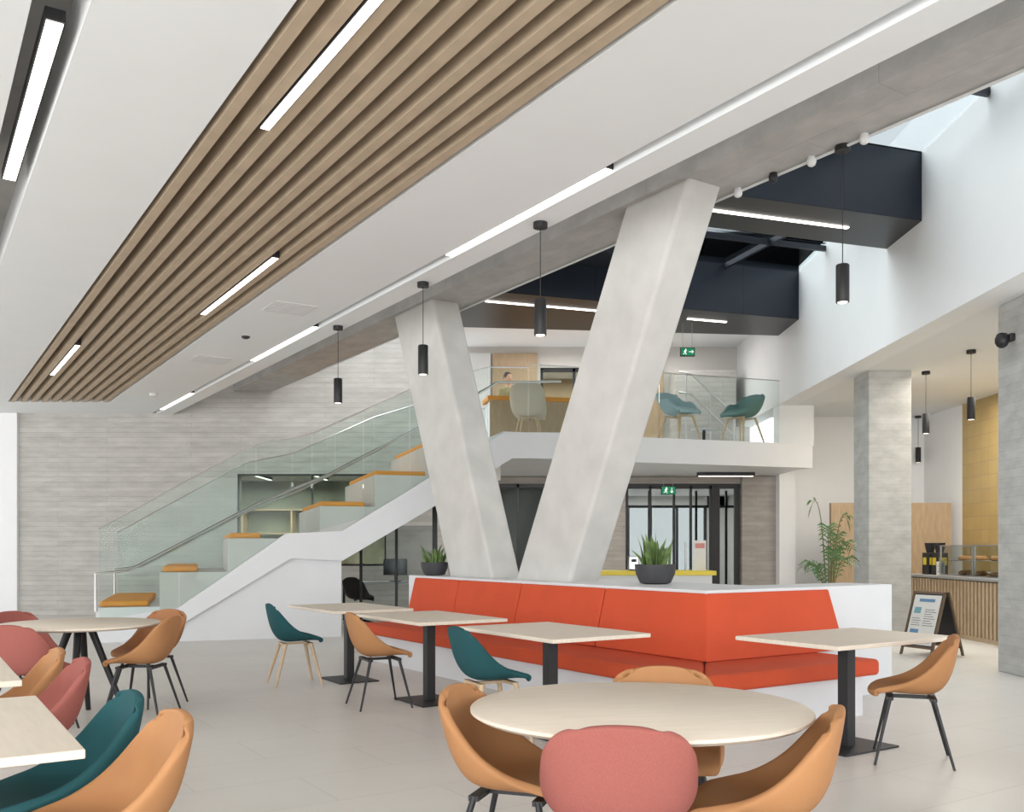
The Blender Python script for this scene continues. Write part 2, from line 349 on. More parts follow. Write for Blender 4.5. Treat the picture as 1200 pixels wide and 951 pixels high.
# glazed screen below the stair
g = struct('window_2', MB().box(-2.62,-1.36,16.4,16.42,.05,1.75), M['doorglass'])
b = MB()
for x in (-2.64,-2.02): b.box(x-.022,x+.022,16.38,16.44,0,1.75)
b.box(-2.66,-1.32,16.38,16.44,0,.05); obj('window_frame', b, M['black'], g)
# mezzanine
b = MB()
poly = [FE(-1.04,0),FE(4.86,0),(5.28,17.4),(5.28,21),(-1.3,21),(-1.3,18.9)]
b.prism([(p[0],p[1],2.81) for p in poly],[(p[0],p[1],3.24) for p in poly]); struct('floor_mezzanine', b, M['white2'])
b = MB(); b.box(-1.3,.62,20.5,20.8,3.24,6.4); b.box(2.1,5.2,20.5,20.8,3.24,6.4); b.box(.62,2.1,20.5,20.8,5.3,6.4); struct('wall_upper', b, M['upper'])
b = MB(); b.box(3.42,4.7,19.7,20.4,3.24,5.1); struct('wall_upper_pier', b, M['board'])
g = struct('window_7', MB().box(.64,2.08,20.58,20.6,3.26,5.28), M['doorglass'])
b = MB()
for x in (.65,1.36,2.07): b.box(x-.03,x+.03,20.55,20.63,3.24,5.3)
b.box(.62,2.1,20.55,20.63,5.22,5.3); obj('window_frame', b, M['black'], g)
b = MB(); b.box(-.5,4,23.5,23.7,3.24,5.6); b.box(-.6,-.5,20.8,23.7,3.24,5.6); b.box(4,4.1,20.8,23.7,3.24,5.6); struct('wall_upper_room', b, M['panel'])
struct('floor_upper_room', MB().box(-.6,4.1,21,23.7,3.1,3.24), M['floor'])
struct('ceiling_upper_room', MB().box(-.6,4.1,20.8,23.7,5.6,5.7), M['ceil'])
# skylight
sb = lambda n: (-2.86-.252*n)/.967
sw = lambda n: (4.065+.316*n)/.9487
def sbox(n0,n1,z0,z1,n1l=None):
    m_ = n1 if n1l is None else n1l
    b = MB(); b.hexa([FE(sb(n0),n0,z0),FE(sw(n0),n0,z0),FE(sw(n1),n1,z0),FE(sb(m_),m_,z0),FE(sb(n0),n0,z1),FE(sw(n0),n0,z1),FE(sw(n1),n1,z1),FE(sb(m_),m_,z1)]); return b
NL = 2.1
pm = FE(-1.4,.42+(NL-.42)*.79)
b = MB(); A = [pm,FE(sw(.42),.42),(4.91,20.9),(-1.3,20.9)]
b.prism([(p[0],p[1],5.75) for p in A],[(p[0],p[1],5.9) for p in A]); struct('ceiling_upper', b, M['ceil'])
b = MB(); A = [FE(sb(NL),NL),pm,(-1.3,YW),(-5.7,YW)]
b.prism([(p[0],p[1],6.2) for p in A],[(p[0],p[1],6.22) for p in A]); struct('window_5', b, M['roofglass'])
def skybeam(n0,n1,lab,strips,n1l=None):
    p = FE((sb(n0)+sw(n0))/2,(n0+n1)/2,5.27); r = root('skylight_beam',lab,'beam',p,0,'navy skylight beams')
    obj('casing', sbox(n0,n1,5.27,6.1,n1l), M['navy'], r)
    for s0,s1,nn in strips:
        b = MB(); b.hexa([FE(s0,nn-.025,5.255),FE(s1,nn-.025,5.255),FE(s1,nn+.025,5.255),FE(s0,nn+.025,5.255),FE(s0,nn-.025,5.28),FE(s1,nn-.025,5.28),FE(s1,nn+.025,5.28),FE(s0,nn+.025,5.28)])
        obj('light_strip', b, M['led'], r)
skybeam(-5.32,-4.32,'nearer navy boxed beam under the skylight, its end against the white wall',[(-.6,1.82,-4.85)])
skybeam(-.744,.42,'farther navy boxed beam under the skylight, above the landing',[(-1.4,.55,-.2),(2.2,2.95,-.2)],NL)
for k,(n0,n1) in enumerate(((-12,-5.32),(-4.32,-.744))):
    g = struct('window_%d'%(k+3), sbox(n0,n1,6.08,6.1), M['roofglass'])
    b = MB(); n=n1-(1.5 if k==0 else 1.3)
    while n>n0+.3:
        b.hexa([FE(sb(n),n-.03,6.0),FE(sw(n),n-.03,6.0),FE(sw(n),n+.03,6.0),FE(sb(n),n+.03,6.0),FE(sb(n),n-.03,6.08),FE(sw(n),n-.03,6.08),FE(sw(n),n+.03,6.08),FE(sb(n),n+.03,6.08)]); n-=1.5 if k==0 else 1.3
    for s in ((-.6,1.4) if k==0 else (-.6,2.6)): b.box(s-.03,s+.03,n0,n1,6.0,6.08,FE)
    if k==1:
        q=.75; sx_=1.0; b.hexa([FE(sb(n1),n1-q,5.80),FE(sx_,n1-q,5.80),FE(sx_,n1,5.80),FE(sb(n1),n1,5.80),FE(sb(n1),n1-q,6.07),FE(sx_,n1-q,6.07),FE(sx_,n1,6.07),FE(sb(n1),n1,6.07)])
    obj('window_frame', b, M['navyf'], g)
# ------------------------------------------------------------------ stair
TS = [-6.75,-6.265,-4.468,-3.64,-1.036,0.0]; TZ = [0,.295,1.57,1.614,3.216,3.25]
r = root('staircase','white seating stair with wide steps rising to the landing','staircase',FE(-4.5,1.5,0),0)
poly = list(zip(TS,TZ))+[(0,2.82),(-.92,2.80),(-2.17,2.03),(-3.64,1.16),(-4.4,1.20),(-6.0,.22),(-6.38,0)]
b = MB(); b.extr([(s,z) for s,z in poly], -.10, .14, lambda s,z,n: FE(s,n,z)); obj('stringer', b, M['white2'], r)
poly = [(-6.4,0),(-6.0,.22),(-4.4,1.20),(-3.64,1.16),(-3.64,0)]
b = MB(); b.extr(poly, .0, .13, lambda s,z,n: FE(s,n,z)); obj('understair_wall', b, M['white2'], r)
ST = [-7.1,-6.25,-5.3,-3.95,-3.1,-2.25,-1.04]
for i in range(6):
    z = .50*(i+1); z0 = 0 if i < 3 else z-.54
    b = MB(); b.box(ST[i],ST[i+1],.14,3.3,z0,z,FE); obj('step', b, M['white2'] if i==0 else M['step'], r)
CLN = [.66,.50,.46,.70,.84,.5]
for i in range(6):
    z = .50*(i+1); b = MB(); b.box(ST[i]+.03,ST[i]+.03+CLN[i],.35,3.0,z,z+.085,FE)
    tag(obj('seat_cushion', b, M['cush'], bevel=.03, seg=3), ['amber seat cushion on the lowest white stair step','amber seat cushion on the second stair step from the floor','amber seat cushion on the third stair step from the floor','amber seat cushion on the fourth stair step from the floor','amber seat cushion on the fifth stair step from the floor','amber seat cushion on the topmost stair step below the landing'][i],'cushion','amber cushions on the stair')
GS = [-7.05,-4.9,-4.08,-2.57,-1.29,0.0,4.25]; GZ = [1.62,2.9,3.08,3.82,4.26,4.33,4.33]
RS = [-7.1,-6.66,-4.9,-4.35,-3.87,-2.5,-1.1,0.0]; RZ = [.99,1.035,2.01,2.25,2.456,3.21,4.05,4.12]
def balus(n, lab):
    r = root('glass_balustrade',lab,'balustrade',FE(-4.5,n,0),0,'glass balustrades')
    cuts = [-7.05,-5.98,-4.9,-4.08,-3.3,-2.57,-1.9,-1.29,-.6]
    for a,bb in zip(cuts,cuts[1:]):
        a2=a+.008; b2=bb-.008
        lo = lambda s: max(.33, interp(s,TS,TZ)+.005)
        P = [(a2,lo(a2)),(b2,lo(b2)),(b2,interp(b2,GS,GZ)),(a2,interp(a2,GS,GZ))]
        m = MB(); m.extr(P, n-.008, n+.008, lambda s,z,h: FE(s,h,z)); obj('pane', m, M['glass'], r)
    m = MB(); m.tube([FE(RS[0],n+.08,.45)]+[FE(s,n+.08,z) for s,z in zip(RS,RZ)], .020); obj('handrail', m, M['steel'], r, smooth=40)
    m = MB(); m.tube([FE(s,n,interp(s,GS,GZ)+.006) for s in cuts], .012, 6); obj('cap_rail', m, M['steel'], r, smooth=40)
balus(.02,'sloping glass balustrade with steel handrail on the near side of the stair')
balus(3.2,'sloping glass balustrade with steel handrail on the far side of the stair')
r = root('glass_balustrade','level glass balustrade along the edge of the upper landing','balustrade',FE(2,.06,3.24),0,'glass balustrades')
for a,bb in ((-.58,.6),(.6,1.8),(1.8,3.0),(3.0,4.2)):
    m = MB(); m.box(a+.008,bb-.008,.05,.066,3.245,4.36,FE); obj('pane', m, M['glass'], r)
m = MB(); m.tube([FE(-.58,.058,4.365),FE(4.2,.058,4.365)], .009, 6); obj('cap_rail', m, M['steel'], r)
# rail of a further stair behind the right-hand glass
r = root('stair_handrail','sloping steel handrail in front of the board-marked wall behind the upper armchairs','handrail',(4.0,19.4,3.24),0)
for dz in (0,-.42): obj('rail',MB().tube([(3.45,19.4,5.0+dz),(3.7,19.4,4.97+dz),(4.6,19.4,4.1+dz)],.022),M['steel'],r,smooth=40)
for x,z in ((3.6,4.98),(4.1,4.58),(4.58,4.12)): obj('post',MB().cyl((x,19.4,3.24),(x,19.4,z),.018,n=10),M['steel'],r,smooth=40)

# ------------------------------------------------------------------ banquette
r = root('banquette_bench','long L-shaped bench with orange seat and backrest wrapping the white plinth','bench',FL(-1.0,-2,0),0)
te = 1.62
b = MB(); b.extr([(-1.13,-4.02),(.62,-4.02),(.62,-3.42),(-.52,-3.42),(-.52,te-.04),(-1.13,te-.04)],0,.33,lambda o,t,z: FL(o,t,z)); obj('base', b, M['white2'], r)
b = MB(); b.hexa([FL(*p) for p in ((-1.25,-4.13,.33),(-.56,-3.44,.33),(-.56,te,.33),(-1.25,te,.33),(-1.25,-4.13,.46),(-.56,-3.44,.46),(-.56,te,.46),(-1.25,te,.46))]); obj('seat', b, M['orange'], r, bevel=.035, seg=4)
b = MB(); b.hexa([FL(*p) for p in ((-1.25,-4.13,.33),(.70,-4.13,.33),(.70,-3.44,.33),(-.56,-3.44,.33),(-1.25,-4.13,.46),(.70,-4.13,.46),(.70,-3.44,.46),(-.56,-3.44,.46))]); obj('seat', b, M['orange'], r, bevel=.035, seg=4)
ob_, ot_ = -.66,-.53; tb_, tt_ = -3.55,-3.42
cuts = [None,-2.15,-.78,.5,te]
for i in range(4):
    t0b = tb_ if i==0 else cuts[i]+.007; t0t = tt_ if i==0 else cuts[i]+.007; t1 = cuts[i+1]-.007
    b = MB(); b.hexa([FL(ob_,t0b,.462),FL(-.5,tt_ if i==0 else t0t,.462),FL(-.5,t1,.462),FL(ob_,t1,.462),FL(ot_,t0t,.985),FL(-.5,t0t+.02*(i==0),.985),FL(-.5,t1,.985),FL(ot_,t1,.985)])
    obj('backrest', b, M['orange'], r, bevel=.02, seg=3)
b = MB(); b.hexa([FL(ob_,tb_,.462),FL(1.02,tb_,.462),FL(1.02,-3.40,.462),FL(-.5,-3.40,.462),FL(ot_,tt_,.985),FL(.96,tt_,.985),FL(.96,-3.40,.985),FL(-.5,-3.40,.985)]); obj('backrest', b, M['orange'], r, bevel=.02, seg=3)
b = MB(); b.extr([(-.495,-3.395),(1.9,-3.395),(1.9,-2.85),(.6,-2.85),(.6,1.85),(-.495,1.85)],0,1.01,lambda o,t,z: FL(o,t,z))
tag(obj('planter_plinth', b, M['white2'], bevel=.008),'low white L-shaped plinth behind the orange bench around the column feet','plinth')

# ------------------------------------------------------------------ tables
def square_table(o, t, along, label, size=(1.25,.84)):
    L, W = size; rz = ANG if along == 'o' else ANG+math.pi/2
    r = root('pedestal_table', label, 'table', FL(o,t,0), rz, 'rectangular pedestal tables')
    obj('tabletop', MB().box(-L/2,L/2,-W/2,W/2,.722,.75), M['top'], r, local=True, bevel=.004)
    obj('column', MB().box(-.04,.04,-.04,.04,.012,.71), M['black'], r, local=True)
    obj('mounting_plate', MB().box(-.25,.25,-.2,.2,.708,.722), M['black'], r, local=True)
    obj('base_plate', MB().box(-.28,.28,-.21,.21,0,.013), M['black'], r, local=True, bevel=.004)
    return r
def fo(x,y): dx=x-B0[0]; dy=y-B0[1]; return dx*D2[0]+dy*D2[1], dx*D1[0]+dy*D1[1]
square_table(*fo(-1.67,9.62),'t','rectangular pale pedestal table farthest along the orange bench, teal chair beside it')
square_table(*fo(-.73,8.27),'t','rectangular pale pedestal table at the middle of the orange bench, tan chair beside it')
square_table(*fo(.28,6.87),'t','rectangular pale pedestal table before the bench corner, half-hidden teal chair beside it')
square_table(*fo(2.27,6.37),'o','rectangular pale pedestal table in front of the short arm of the orange bench')
NO, NT = -5.42,-5.82
square_table(NO-.40,NT+.61,'t','rectangular pale pedestal table cut off by the bottom left corner of the photo',(1.22,.8))
square_table(NO-.40,NT+2.35,'t','rectangular pale pedestal table at the left edge, behind the pink chair',(1.22,.8))
def round_table(x,y,R,label,rot,spread=.42):
    r = root('round_table', label, 'table', (x,y,0), rot, 'round tables')
    obj('tabletop', MB().lathe([(R-.02,.722),(R,.735),(R,.745),(R-.006,.75)],n=96), M['top'], r, local=True, smooth=40)
    obj('mounting_plate', MB().cyl((0,0,.70),(0,0,.722),.2,n=32), M['black'], r, local=True, smooth=40)
    for k in range(4):
        a = k*math.pi/2+math.pi/4; ca,sa = math.cos(a),math.sin(a)
        obj('leg', MB().cyl((ca*.08,sa*.08,.705),(ca*spread,sa*spread,0),.030,.020,14), M['black'], r, local=True, smooth=40)
round_table(.478,3.54,.635,'large round pale oak table in the foreground with a pink chair before it',.2)
round_table(-3.45,7.5,.61,'round pale oak table at the left with pink, brown and tan chairs around it',math.pi/4+.25,.34)

# ------------------------------------------------------------------ chairs
# centre line (X,Z) and rim curve (RX,RZ_) of the tub shell, half width W, along the shell from seat front to back top
U  = [0,.05,.18,.34,.46,.55,.63,.72,.81,.89,.95,1.0]
X  = [.240,.236,.145,.015,-.09,-.150,-.190,-.220,-.240,-.254,-.262,-.266]
Z  = [.425,.447,.456,.446,.444,.462,.506,.57,.648,.722,.776,.808]
RX = [.190,.205,.138,.044,-.032,-.082,-.120,-.154,-.185,-.209,-.225,-.237]
RZ_= [.425,.451,.478,.515,.559,.600,.639,.679,.714,.740,.757,.766]
W  = [.182,.202,.224,.236,.241,.242,.240,.236,.229,.216,.196,.155]
def shell(sx=1,sz=1,arms=0):
    nu,nv = 36,20; b = MB(); vs=[]; fs=[]
    for i in range(nu+1):
        u=i/nu; x,z,w,rx,rz=[smooth_interp(u,U,q) for q in (X,Z,W,RX,RZ_)]
        for j in range(nv+1):
            v=-1+2*j/nv; a=abs(v)
            lift = (rz-z)*a**2.3 + arms*a**3*math.exp(-((u-.38)/.22)**2)
            vs.append((sx*(x+(rx-x)*a**2.3), sx*w*math.sin(v*1.25)/math.sin(1.25), .44+(z+lift-.44)*sz))
    for i in range(nu):
        for j in range(nv):
            k=i*(nv+1)+j; fs.append((k,k+1,k+nv+2,k+nv+1))
    return b.add(vs,fs)
def make_chair(kind, fab, legm, label, group, name='shell_chair', arms=0, sz=1, sx=1, th=.034):
    r = root(name, label, 'chair', (0,0,0), 0, group)
    o = obj('seat_shell', shell(sx,sz,arms), fab, r, local=True, smooth=180)
    m = o.modifiers.new('solid','SOLIDIFY'); m.thickness=th; m.offset=0
    m = o.modifiers.new('sub','SUBSURF'); m.levels=1; m.render_levels=2
    b = MB(); b.box(-.13,.13,-.018,.018,.395,.415); b.box(-.145,-.105,-.15,.15,.395,.415); b.box(.105,.145,-.15,.15,.395,.415)
    obj('under_frame', b, M['black'] if legm is M['black'] else legm, r, local=True)
    rt,rb = (.013,.008) if legm is M['black'] else (.019,.011)
    for ax in (-1,1):
        for ay in (-1,1):
            obj('leg', MB().cyl((ax*.125,ay*.14,.41),(ax*.215 if ax>0 else -.235,ay*.225,0),rt,rb,12), legm, r, local=True, smooth=40)
    return r
R = math.radians
proto = {}
def chair(kind, x, y, deg, label, group, z=0):
    fab, lm = {'tan':(M['tan'],M['black']),'pink':(M['pink'],M['black']),'teal':(M['teal'],M['wood']),'brown':(M['brown'],M['black']),'tealb':(M['teal'],M['black'])}[kind]
    if kind not in proto:
        c = make_chair(kind, fab, lm, label, group); proto[kind]=c
        c.location=(x,y,z); c.rotation_euler=(0,0,R(deg))
    else: dup(proto[kind],(x,y,z),R(deg),label,group)
g1='chairs around the front round table'; g2='chairs around the left round table'; g3='chairs along the left tables'; g4='chairs facing the orange bench'
chair('pink',.35,3.1,84,'dusty pink shell chair with its back towards us at the front round table',g1)
chair('tan',.02,3.62,342,'tan shell chair on the left side of the front round table',g1)
chair('tan',.86,3.26,162,'tan shell chair on the right side of the front round table',g1)
chair('tan',.66,4.03,265,'tan shell chair mostly hidden behind the front round table',g1)
chair('pink',-3.5,6.85,80,'pink shell chair on the near side of the left round table',g2)
chair('pink',-4.1,7.95,330,'pink shell chair at the far left edge, beyond the left round table',g2)
chair('brown',-3.15,8.12,245,'brown shell chair on the far side of the left round table',g2)
chair('tan',-2.96,7.5,178,'tan shell chair on the right of the left round table',g2)
def nl(d,o): return FL(NO+o,NT+d)[:2]
chair('tan',*nl(.2,.06),213,'tan shell chair nearest the bottom left corner of the photo',g3)
chair('tealb',*nl(.74,.02),213,'teal shell chair tucked under the table in the bottom left corner',g3)
chair('pink',*nl(2.02,.04),213,'pink shell chair between a teal and a tan chair in the left row',g3)
chair('tan',*nl(2.59,.0),213,'tan shell chair farthest back in the left row, behind a pink one',g3)
chair('teal',-2.15,9.32,25,'teal shell chair with wooden legs at the farthest bench table',g4)
chair('tan',-1.13,8.03,25,'tan shell chair with black legs at the middle bench table',g4)
chair('teal',-.15,6.6,25,'teal shell chair with wooden legs partly hidden by the front round table',g4)
chair('tan',2.53,5.96,160,'tan shell chair with black legs at the right-hand bench table',g4)
# upstairs seats
gz='lounge chairs on the landing'
c = make_chair('b',M['beige'],M['wood'],'high-backed beige lounge chair behind the landing balustrade',gz,'lounge_chair',.0,1.55,1.25,.05); c.location=(.30,16.6,3.24); c.rotation_euler=(0,0,R(80))
for mm,x,y,dg,lab in ((M['blue'],3.02,16.95,-55,'pale blue-grey armchair behind the landing balustrade'),(M['green'],4.22,17.25,215,'grey-green armchair at the right end of the landing balustrade')):
    c = make_chair('b',mm,M['wood'],lab,gz,'lounge_chair',.12,.95,1,.055); c.location=(x,y,3.24); c.rotation_euler=(0,0,R(dg)); c.scale=(1.28,1.28,1.22)
    obj('seat_cushion',MB().lathe([(.12,.45),(.17,.46),(.185,.485),(.175,.515),(.12,.53)],(.03,0,0),24),mm,c,local=True,smooth=60)
r = root('side_table','small round table between the two upstairs armchairs','table',(3.66,17.9,3.24),0)
obj('tabletop', MB().cyl((0,0,.36),(0,0,.38),.25,n=32), M['white2'], r, local=True)
obj('column', MB().cyl((0,0,.02),(0,0,.36),.03), M['black'], r, local=True); obj('base_plate', MB().cyl((0,0,0),(0,0,.02),.2,n=24), M['black'], r, local=True)
r = root('service_counter','long oak counter with an amber top behind the beige lounge chair upstairs','counter',(.62,18.0,3.24),R(10))
obj('worktop', MB().box(-1.15,1.15,-.34,.34,.88,.96), M['cush'], r, local=True, bevel=.006)
obj('front_panel', MB().box(-1.1,1.1,-.30,-.26,.0,.88), M['panel'], r, local=True)
obj('carcass', MB().box(-1.1,1.1,-.26,.3,0,.87), M['white2'], r, local=True)
for (x0,x1,z0,z1,m,lab) in ((-.95,-.47,3.24,5.6,'grille','pale door-like panel on the upper floor behind the left slanted column'),(-.42,.55,3.24,5.6,'panel','oak wall panel on the upper floor between the slanted columns'),(2.2,3.3,3.24,5.5,'panel','wide oak wall panel on the upper floor right of the glazed opening')):
    b=MB(); b.box(x0,x1,20.42,20.495,z0,z1); tag(obj('wall_panel',b,M[m]),lab,'panel')

# ------------------------------------------------------------------ person upstairs (standing behind the counter)
def remesh(o, v):
    m=o.modifiers.new('remesh','REMESH'); m.mode='VOXEL'; m.voxel_size=v; m.use_smooth_shade=True
    s=o.modifiers.new('smooth','SMOOTH'); s.iterations=4; s.factor=.5
b=MB()
b.lathe([(.02,1.49),(.055,1.50),(.078,1.55),(.084,1.61),(.076,1.67),(.045,1.71),(.01,1.72)],(0,0,0),20,1.15)       # head
b.lathe([(.01,-.02),(.013,0),(.004,.03)],(0,-.098,1.585),8)                                                           # nose
b.tube([(0,0,1.36),(0,.0,1.44),(0,0,1.53)],[.075,.054,.05],14)                                                         # neck
b.lathe([(.10,.86),(.165,.92),(.150,1.05),(.155,1.18),(.185,1.30),(.150,1.39),(.06,1.43)],(0,0,0),22,.62)              # torso
for s in (-1,1):
    b.lathe([(.006,-.03),(.014,0),(.006,.03)],(s*.086,.01,1.60),8)
    b.tube([(s*.085,0,.92),(s*.10,0,.70),(s*.10,-.01,.48),(s*.105,.01,.28),(s*.11,.0,.07)],[.088,.075,.056,.052,.038],14)
    b.tube([(s*.11,.03,.045),(s*.115,-.08,.035),(s*.12,-.17,.025)],[.042,.04,.022],10)
    b.tube([(s*.165,0,1.36),(s*.205,.0,1.24),(s*.225,-.01,1.09),(s*.225,-.07,.96),(s*.215,-.12,.86)],[.052,.046,.036,.032,.026],12)
    b.tube([(s*.215,-.12,.87),(s*.21,-.135,.82),(s*.207,-.14,.785)],[.026,.036,.03],10)
    for k in range(4): b.tube([(s*.207,-.12-.014*k,.79),(s*.204,-.125-.014*k,.74),(s*.198,-.12-.014*k,.705+.006*abs(k-1.5))],[.0105,.0095,.008],6)
    b.tube([(s*.20,-.165,.82),(s*.19,-.185,.785),(s*.185,-.185,.755)],[.012,.011,.009],6)
pr=obj('person',b,M['skin'],local=True); remesh(pr,.009)
pr.location=(-.08,19.3,3.24); pr.rotation_euler=(0,0,R(35)); tag(pr,'person standing far back upstairs behind the amber-topped counter, in an olive top','person')
b=MB(); b.lathe([(.135,.90),(.178,.93),(.165,1.05),(.17,1.18),(.198,1.30),(.162,1.395),(.075,1.43)],(0,0,0),22,.66)
for s in (-1,1): b.tube([(s*.165,0,1.365),(s*.207,.0,1.24),(s*.227,-.01,1.09),(s*.228,-.055,1.0)],[.062,.056,.047,.043],12)
o=obj('shirt',b,M['shirt'],pr,local=True); remesh(o,.012)
b=MB(); b.lathe([(.09,.84),(.17,.88),(.172,.95)],(0,0,0),22,.68)
for s in (-1,1): b.tube([(s*.085,0,.92),(s*.10,0,.70),(s*.10,-.01,.48),(s*.105,.01,.28),(s*.11,.0,.08)],[.10,.088,.07,.064,.056],14)
o=obj('trousers',b,M['trouser'],pr,local=True); remesh(o,.012)
b=MB(); b.lathe([(.05,1.56),(.088,1.60),(.092,1.65),(.08,1.70),(.045,1.735),(.01,1.742)],(0,.018,0),20,1.1); o=obj('hair',b,M['hair'],pr,local=True,smooth=60)
for s in (-1,1):
    b=MB(); b.tube([(s*.11,.05,.035),(s*.115,-.08,.035),(s*.12,-.185,.025)],[.05,.05,.03],10); obj('shoe',b,M['black'],pr,local=True,smooth=60)
    b=MB(); b.lathe([(.003,-.009),(.011,0),(.003,.009)],(s*.032,-.083,1.612),8); obj('eye',b,M['ink'],pr,local=True,smooth=60)
b=MB(); b.box(-.022,.022,-.088,-.080,1.540,1.546); obj('mouth',b,M['brown'],pr,local=True)

# ------------------------------------------------------------------ pendants
def pendant(x,y,zt,zb,label,group='black pendant lights'):
    r = root('pendant_light',label,'lamp',(x,y,zb),0,group)
    H = zt-zb
    obj('canopy', MB().cyl((0,0,H-.045),(0,0,H),.06,n=24), M['blackp'], r, local=True, smooth=40)
    obj('cable', MB().cyl((0,0,.3),(0,0,H-.04),.004,n=6), M['blackp'], r, local=True)
    obj('shade', MB().lathe([(.040,.008),(.05,.0),(.052,.004),(.052,.292),(.046,.30)],n=28), M['blackp'], r, local=True, smooth=40)
    obj('lens', MB().cyl((0,0,-.002),(0,0,.006),.038,n=20), M['lens'], r, local=True)
for t,lab in ((-2.39,'black cylinder pendant between the two slanted columns'),(-.29,'black cylinder pendant in front of the left slanted column'),(1.94,'black cylinder pendant in front of the board-marked wall')):
    p = FL(-1.41,t); pendant(p[0],p[1],HC-.02,3.12,lab)
p = FL(.37,-4.02); pendant(p[0],p[1],4.53,3.29,'black cylinder pendant right of the slanted columns, against the white upper wall')
for px,py,lab in ((1085,435,'black pendant just right of the farther square column'),(1138,410,'black pendant in the cafe nearest the right-hand column'),(1076,487,'small distant black pendant deep in the cafe')):
    Y=F*2.66/(HY-py); pendant((px-600)*Y/F,Y,4.0,3.07,lab,'black cafe pendants')
# conduit & sensors
b = MB(); b.tube([FL(.36,-6.6,4.512),FL(.36,7,4.512)],.012,8); tag(obj('conduit', b, M['grille'], smooth=40),'thin pale conduit pipe running under the concrete beam','pipe')
for k,(t,m,lab) in enumerate(((-4.25,'grille','white domed sensor under the beam, nearest the right-hand pendant'),(-3.75,'grille','white domed sensor under the beam, left of the right-hand pendant'),(-3.35,'black','black domed sensor under the concrete beam'),(-2.95,'grille','white domed sensor under the beam above the navy skylight beam'))):
    p = FL(.33,t,4.50); tag(obj('ceiling_sensor', MB().lathe([(.015,-.05),(.03,-.04),(.038,-.02),(.038,0),(.03,.03)],p,20), M[m], smooth=50), lab,'sensor','sensors under the beam')
for px,py,s,lab in ((340,361,.25,'pale square ceiling grille nearer us, right of the slats'),(247,421,.25,'pale square ceiling grille farther away, right of the slats')):
    Y=F*(HC-CZ)/(HY-py); o,t=fo((px-600)*Y/F,Y)
    r=root('ceiling_vent',lab,'vent',FL(o,t,HC-.008),ANG,'square vents in the ceiling')
    obj('frame',MB().box(-s,s,-s,s,.003,.008),M['grille'],r,local=True)
    b=MB()
    for i in range(9): b.box(-s*.9,s*.9,-s*.9+i*s*.21,-s*.9+i*s*.21+.035,0,.004)
    obj('grille',b,M['grille'],r,local=True)
Y=F*(HC-CZ)/(HY-394); p=((288-600)*Y/F,Y,HC-.03)
tag(obj('smoke_detector', MB().lathe([(.03,0),(.05,.012),(.055,.03)],p,20), M['black'], smooth=40),'small black round detector on the white ceiling','detector')
Y=F*(HC-CZ)/(HY-461); p=((180-600)*Y/F,Y,HC-.06)
tag(obj('smoke_detector', MB().lathe([(.03,0),(.07,.02),(.075,.06)],p,20), M['grille'], smooth=40),'small white round detector near the far end of the slats','detector')
# security camera on column
r = root('security_camera','black dome security camera on the nearest square column','camera',(5.33,10.0,3.58),0)
obj('bracket',MB().box(-.05,.01,-.05,.05,-.03,.05),M['black'],r,local=True,bevel=.01)
obj('dome',MB().lathe([(.02,-.10),(.05,-.08),(.07,-.04),(.07,.0),(.05,.05),(.02,.06)],(-.11,0,0),20),M['black'],r,local=True,smooth=60)

# ------------------------------------------------------------------ exit signs
def exit_sign(x,y,z,w,h,arrow,label,hang):
    r = root('exit_sign',label,'sign',(x,y,z),0,'green exit signs')
    obj('housing',MB().box(-w/2-.012,w/2+.012,0,.05,-.012,h+.012),M['black'],r,local=True)
    obj('panel',MB().box(-w/2,w/2,-.008,0,0,h),M['exit'],r,local=True)
    b=MB(); u=h; cx=-w*.18
    def bar(x0,z0,x1,z1,t):
        d=Vector((x1-x0,0,z1-z0)).normalized(); n=Vector((-d.z,0,d.x))*t/2; a=Vector((x0,0,z0)); c=Vector((x1,0,z1))
        P=[a-n,c-n,c+n,a+n]; b.prism([(p.x,-.013,p.z) for p in P],[(p.x,-.008,p.z) for p in P])
    b.cyl((cx+.06*u,-.013,.83*u),(cx+.06*u,-.008,.83*u),.085*u,n=14)
    bar(cx+.02*u,.74*u,cx-.06*u,.42*u,.15*u); bar(cx,.70*u,cx+.22*u,.58*u,.07*u); bar(cx-.0*u,.68*u,cx-.22*u,.52*u,.07*u)
    bar(cx-.05*u,.44*u,cx+.12*u,.28*u,.09*u); bar(cx+.12*u,.28*u,cx+.08*u,.08*u,.08*u); bar(cx-.06*u,.44*u,cx-.2*u,.2*u,.09*u); bar(cx-.2*u,.2*u,cx-.34*u,.2*u,.07*u)
    ax=w*.25
    if arrow=='down':
        bar(ax,.85*u,ax,.2*u,.1*u); bar(ax,.17*u,ax-.18*u,.4*u,.09*u); bar(ax,.17*u,ax+.18*u,.4*u,.09*u)
    else:
        bar(ax-.3*u,.5*u,ax+.3*u,.5*u,.1*u); bar(ax+.32*u,.5*u,ax+.1*u,.7*u,.09*u); bar(ax+.32*u,.5*u,ax+.1*u,.3*u,.09*u)
    obj('pictogram',b,M['signwhite'],r,local=True)
    for s in (-w*.35,w*.35):
        b=MB(); b.cyl((s,.025,h+.01),(s,.025,h+hang),.004,n=6); obj('rod',b,M['grey'],r,local=True)
exit_sign(3.05,16.3,4.70,.23,.125,'right','green running-man exit sign hanging above the upper landing',.445)
exit_sign(3.10,18.6,2.43,.26,.145,'down','green running-man exit sign hanging over the glazed doors',.23)

# track light below landing
r = root('track_light','black linear light fitting under the landing near the glazed doors','ceiling light',(4.1,18.0,2.72),0)
obj('housing',MB().box(-.55,.55,-.04,.04,.02,.09),M['black'],r,local=True); obj('diffuser',MB().box(-.52,.52,-.03,.03,.012,.022),M['led'],r,local=True)

